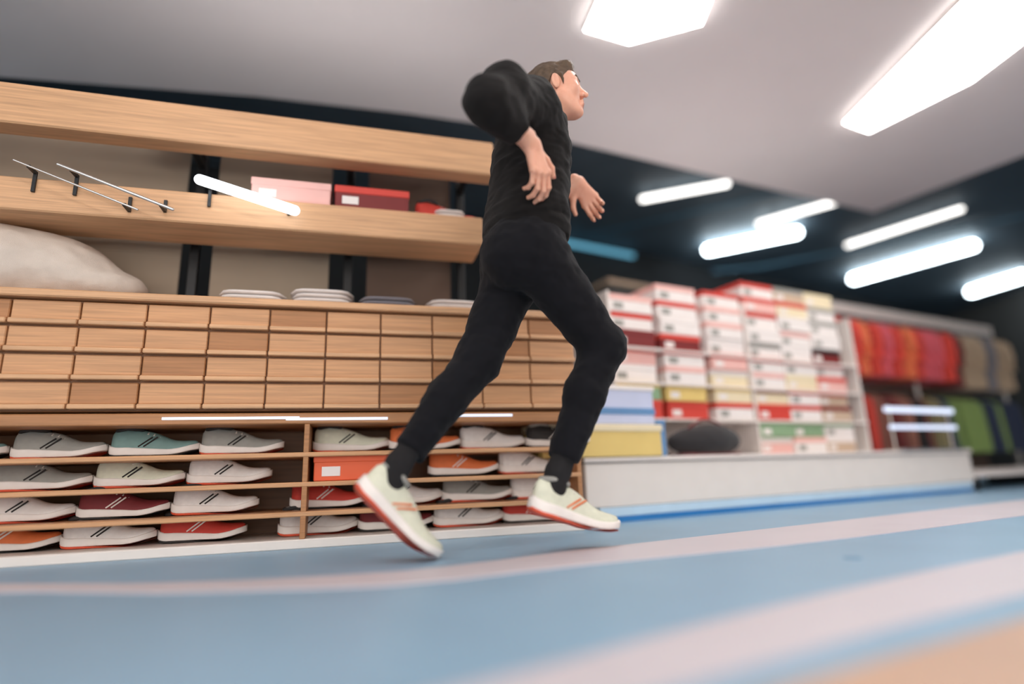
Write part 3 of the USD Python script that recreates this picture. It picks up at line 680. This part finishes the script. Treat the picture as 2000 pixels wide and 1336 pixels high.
body = nets(whole, (-.62, -.46, 0.02), (.55, .46, 1.66), .0105)
head = nets(lambda p: smin(head_sdf(p), neck_sdf(p), .03), HC - .16 - [0, 0, .08], HC + .16, .0032)
hr = nets(lambda p: smin(handR(p), cone(p, ELR + (WRR - ELR) * .45, WRR + A(.016, -.008, -.018), .041, .027), .02), np.minimum(WRR - .12, ELR) - [.07, .07, .16], np.maximum(WRR + [.22, .10, .06], ELR + .07), .0034)
hl = nets(lambda p: smin(handL(p), cone(p, ELL_ + (WRL - ELL_) * .45, WRL + A(.018, 0, -.012), .040, .026), .02), np.minimum(WRL, ELL_) - [.10, .12, .20], np.maximum(WRL, ELL_) + [.22, .12, .08], .0034)
def union(ms):
    try:
        acc = None
        for m in ms:
            mm = m3.Manifold(m3.Mesh(vert_properties=np.asarray(m.vertices, np.float32), tri_verts=np.asarray(m.faces, np.uint32)))
            if mm.status() != m3.Error.NoError or mm.is_empty(): raise ValueError(str(mm.status()))
            acc = mm if acc is None else acc + mm
        q = acc.to_mesh(); return trimesh.Trimesh(q.vert_properties[:, :3], q.tri_verts, process=False)
    except Exception as e:
        print('union fell back to joining:', e); return cat(ms)
obj('body', union([body, head, hr, hl]), 'skin', person, smooth=True)
HT = lambda u: HC + HR @ np.array(u)
for s in (-1, 1):
    e = trimesh.creation.icosphere(3, .0125); e.apply_translation(HT((.0752, s * .031, .0035)))
    eo = obj('eye', e, 'eye_white', person, smooth=True)
    ir = trimesh.creation.icosphere(2, .0062); ir.apply_translation(HT((.0822, s * .0315, .0035))); obj('iris', ir, 'eye_dark', eo, smooth=True)
    obj('eyebrow', nets(lambda p: cone((p - HC) @ HR, (.0980, s * .013, .0310), (.0815, s * .050, .0345), .0058, .0040) + .002 * fb(p, 160, 4), HC - .13, HC + .13, .0025), 'hair', person, smooth=True)
obj('lips', nets(lambda p: np.minimum(cone((p - HC) @ HR, (.0955, -.016, -.0625), (.0955, .016, -.0625), .0042, .0042), cone((p - HC) @ HR, (.0945, -.014, -.073), (.0945, .014, -.073), .0048, .0048)), HC - .14, HC + .14, .0022), 'lip', person, smooth=True)
def hair_sdf(p):
    q = (p - HC) @ HR
    d = ell(q, (-.018, 0, .040), (.104, .081, .094))
    d = smin(d, cone(q, (.060, -.034, .092), (.060, .034, .092), .024, .024), .035)
    d = smin(d, cone(q, (.020, -.074, .030), (.018, -.074, -.012), .008, .005), .012); d = smin(d, cone(q, (.020, .074, .030), (.018, .074, -.012), .008, .005), .012)
    d = smin(d, ell(q, (-.06, 0, -.01), (.055, .066, .075)), .03)
    str_ = np.stack([q[..., 0] * 30, q[..., 1] * 95, q[..., 2] * 40], -1)
    d = d + .012 * (meshkit.fbm(str_ + 40, 3, 9) - .5) + .006 * fb(q, 50, 21)
    face = ell(q, (.112, 0, -.042), (.092, .16, .108))
    d = smax(d, -face, .008)
    d = smax(d, -(q[..., 2] + .055 + .0 * q[..., 0]), .006)
    for s in (-1, 1): d = smax(d, -ell(q, (-.004, s * .085, .0), (.026, .030, .036)), .006)
    return d
obj('hair', nets(hair_sdf, HC - .16, HC + .17, .0036), 'hair', person, smooth=True)
for tips, nn in ((tipsR, nR), (tipsL, nL)):
    for tip, prev, r in tips:
        d = tip - prev; d /= np.linalg.norm(d); n2 = nn - d * (nn @ d); n2 /= np.linalg.norm(n2); w = np.cross(n2, d)
        c = tip + n2 * r * .80 + d * .001
        nail = nets(lambda p: ell(np.stack([(p - c) @ d, (p - c) @ w, (p - c) @ n2], -1), (0, 0, 0), (.0075, .0055, .0022)), c - .011, c + .011, .0016)
        obj('fingernail', nail, 'lip', person, smooth=True)

# sweatshirt
SWL = [(1.05, .025, .150, .185, 0), (1.10, .028, .158, .195, 0), (1.20, .035, .150, .190, 0), (1.32, .050, .145, .188, 0), (1.45, .066, .142, .195, 0), (1.54, .075, .120, .175, 0), (1.62, .090, .080, .085, 0), (1.68, .105, .072, .072, 0)]
CUFR = ELR + (WRR - ELR) * .74; CUFL = ELL_ + (WRL - ELL_) * .66
def sweater_sdf(p):
    z = p[..., 2]
    d = torso_levels(SWL, p, np.clip(z, 1.05, 1.66)); d = smax(d, z - 1.63, .02)
    d = smin(d, cone(p, A(-.02, .13, 1.53), A(.13, -.13, 1.535), .085, .085), .08)
    d = smin(d, smin(cone(p, SHR, ELR + A(0, .0, .02), .090, .071), ball(p, (SHR + ELR) / 2 + A(-.035, .02, .035), .080), .05), .06)
    cut = lambda e, el, c: smax(e, (p - c) @ ((c - el) / np.linalg.norm(c - el)), .008)       # open cuff end
    d = smin(d, cut(cone(p, ELR, CUFR, .070, .054), ELR, CUFR), .04)
    d = smin(d, smin(cone(p, SHL, ELL_, .082, .066), cut(cone(p, ELL_, CUFL, .064, .046), ELL_, CUFL), .03), .06)
    ax = A(.3, 0, 1)
    d = d + .016 * fb(np.stack([p[..., 0] * .8 + p[..., 2] * .45, p[..., 1] * .6, p[..., 2] * .55 - p[..., 0] * .5], -1), 15, 2, 2) + .010 * fb(p * [.7, .7, 1.5], 26, 6, 2)
    dc = smax(cone(p, A(.080, 0, 1.585), A(.130, 0, 1.672), .082, .070), -cone(p, A(.07, 0, 1.55), A(.150, 0, 1.71), .056, .058), .008)
    d = smin(d, dc, .02)
    zb = 1.055 + .10 * (p[..., 0] - .02) ; d = smax(d, zb - z, .012)
    rib = np.abs(z - zb - .035) - .035; d = np.where(rib < 0, d + .004, d)
    return d
obj('sweatshirt', nets(sweater_sdf, (-.42, -.46, 1.0), (.40, .46, 1.73), .0062), 'sweater', person, smooth=True)
# trousers
KCR = ANR + (KNR - ANR) * .10; KCL = ANL + (KNL - ANL) * .12
def trouser_sdf(p):
    z = p[..., 2]
    T = [(0.90, .015, .125, .165, 0), (1.0, .010, .145, .178, 0), (1.08, .018, .138, .172, 0), (1.16, .03, .125, .165, 0)]
    d = torso_levels(T, p, np.clip(z, .90, 1.16)); d = smax(d, z - 1.14, .02); d = smax(d, .90 - z, .06)
    d = smin(d, ell(p, A(-.055, .05, 1.0), (.105, .11, .12)), .05)
    dl = None
    for h_, kn, an, c in ((HPR, KNR, ANR, KCR), (HPL, KNL, ANL, KCL)):
        e = smin(cone(p, h_, kn, .112, .080), cone(p, kn, c, .079, .054), .03)
        calf = kn + (an - kn) * .35 + (0, 0, 0); e = smin(e, ball(p, calf + A(-.022, 0, -.01), .062), .04)
        ax = (an - kn) / np.linalg.norm(an - kn); nearc = np.linalg.norm(p - c, axis=-1) < .10
        e = np.where(nearc, smax(e, (p - c) @ ax, .008), e)
        dl = e if dl is None else smin(dl, e, .02)
    d = smin(d, dl, .045)
    d = d + .013 * fb(np.stack([p[..., 0] + .5 * p[..., 2], p[..., 1], p[..., 2] * 1.1 - p[..., 0] * .4], -1), 15, 12, 2) + .007 * fb(p, 34, 17, 2)
    return d
obj('trousers', nets(trouser_sdf, (-.50, -.26, .24), (.42, .28, 1.19), .0062), 'trouser', person, smooth=True)
for an, kn, M_ in ((ANR, KNR, MR), (ANL, KNL, ML)):
    lowp = (M_ @ np.array([.062, 0, .085, 1]))[:3]
    obj('sock', nets(lambda p: smin(cone(p, an + (kn - an) * .22, an, .042, .038), cone(p, an, lowp, .040, .041), .02) + .003 * fb(p, 60, 2), np.minimum(an, lowp) - .09, np.maximum(an + (kn - an) * .22, lowp) + .07, .005), 'sock', person, smooth=True)
    tr = lambda m: m.copy().apply_transform(M_)
    sh = obj('shoe', tr(UP), 'shoe_mint', person, smooth=50, label='pale off-white running shoe')
    obj('midsole', tr(MID), 'shoe_foam', sh, smooth=50); obj('outsole', tr(OUT), 'shoe_rubber', sh, smooth=50, label='orange red rubber outsole')
    obj('collar', tr(COL), 'shoe_grey', sh, smooth=True); obj('laces', tr(cat(LACES)), 'lace_white', sh, smooth=50); [obj('side_stripe', tr(q), 'shoe_orange', sh) for q in STRIPE]
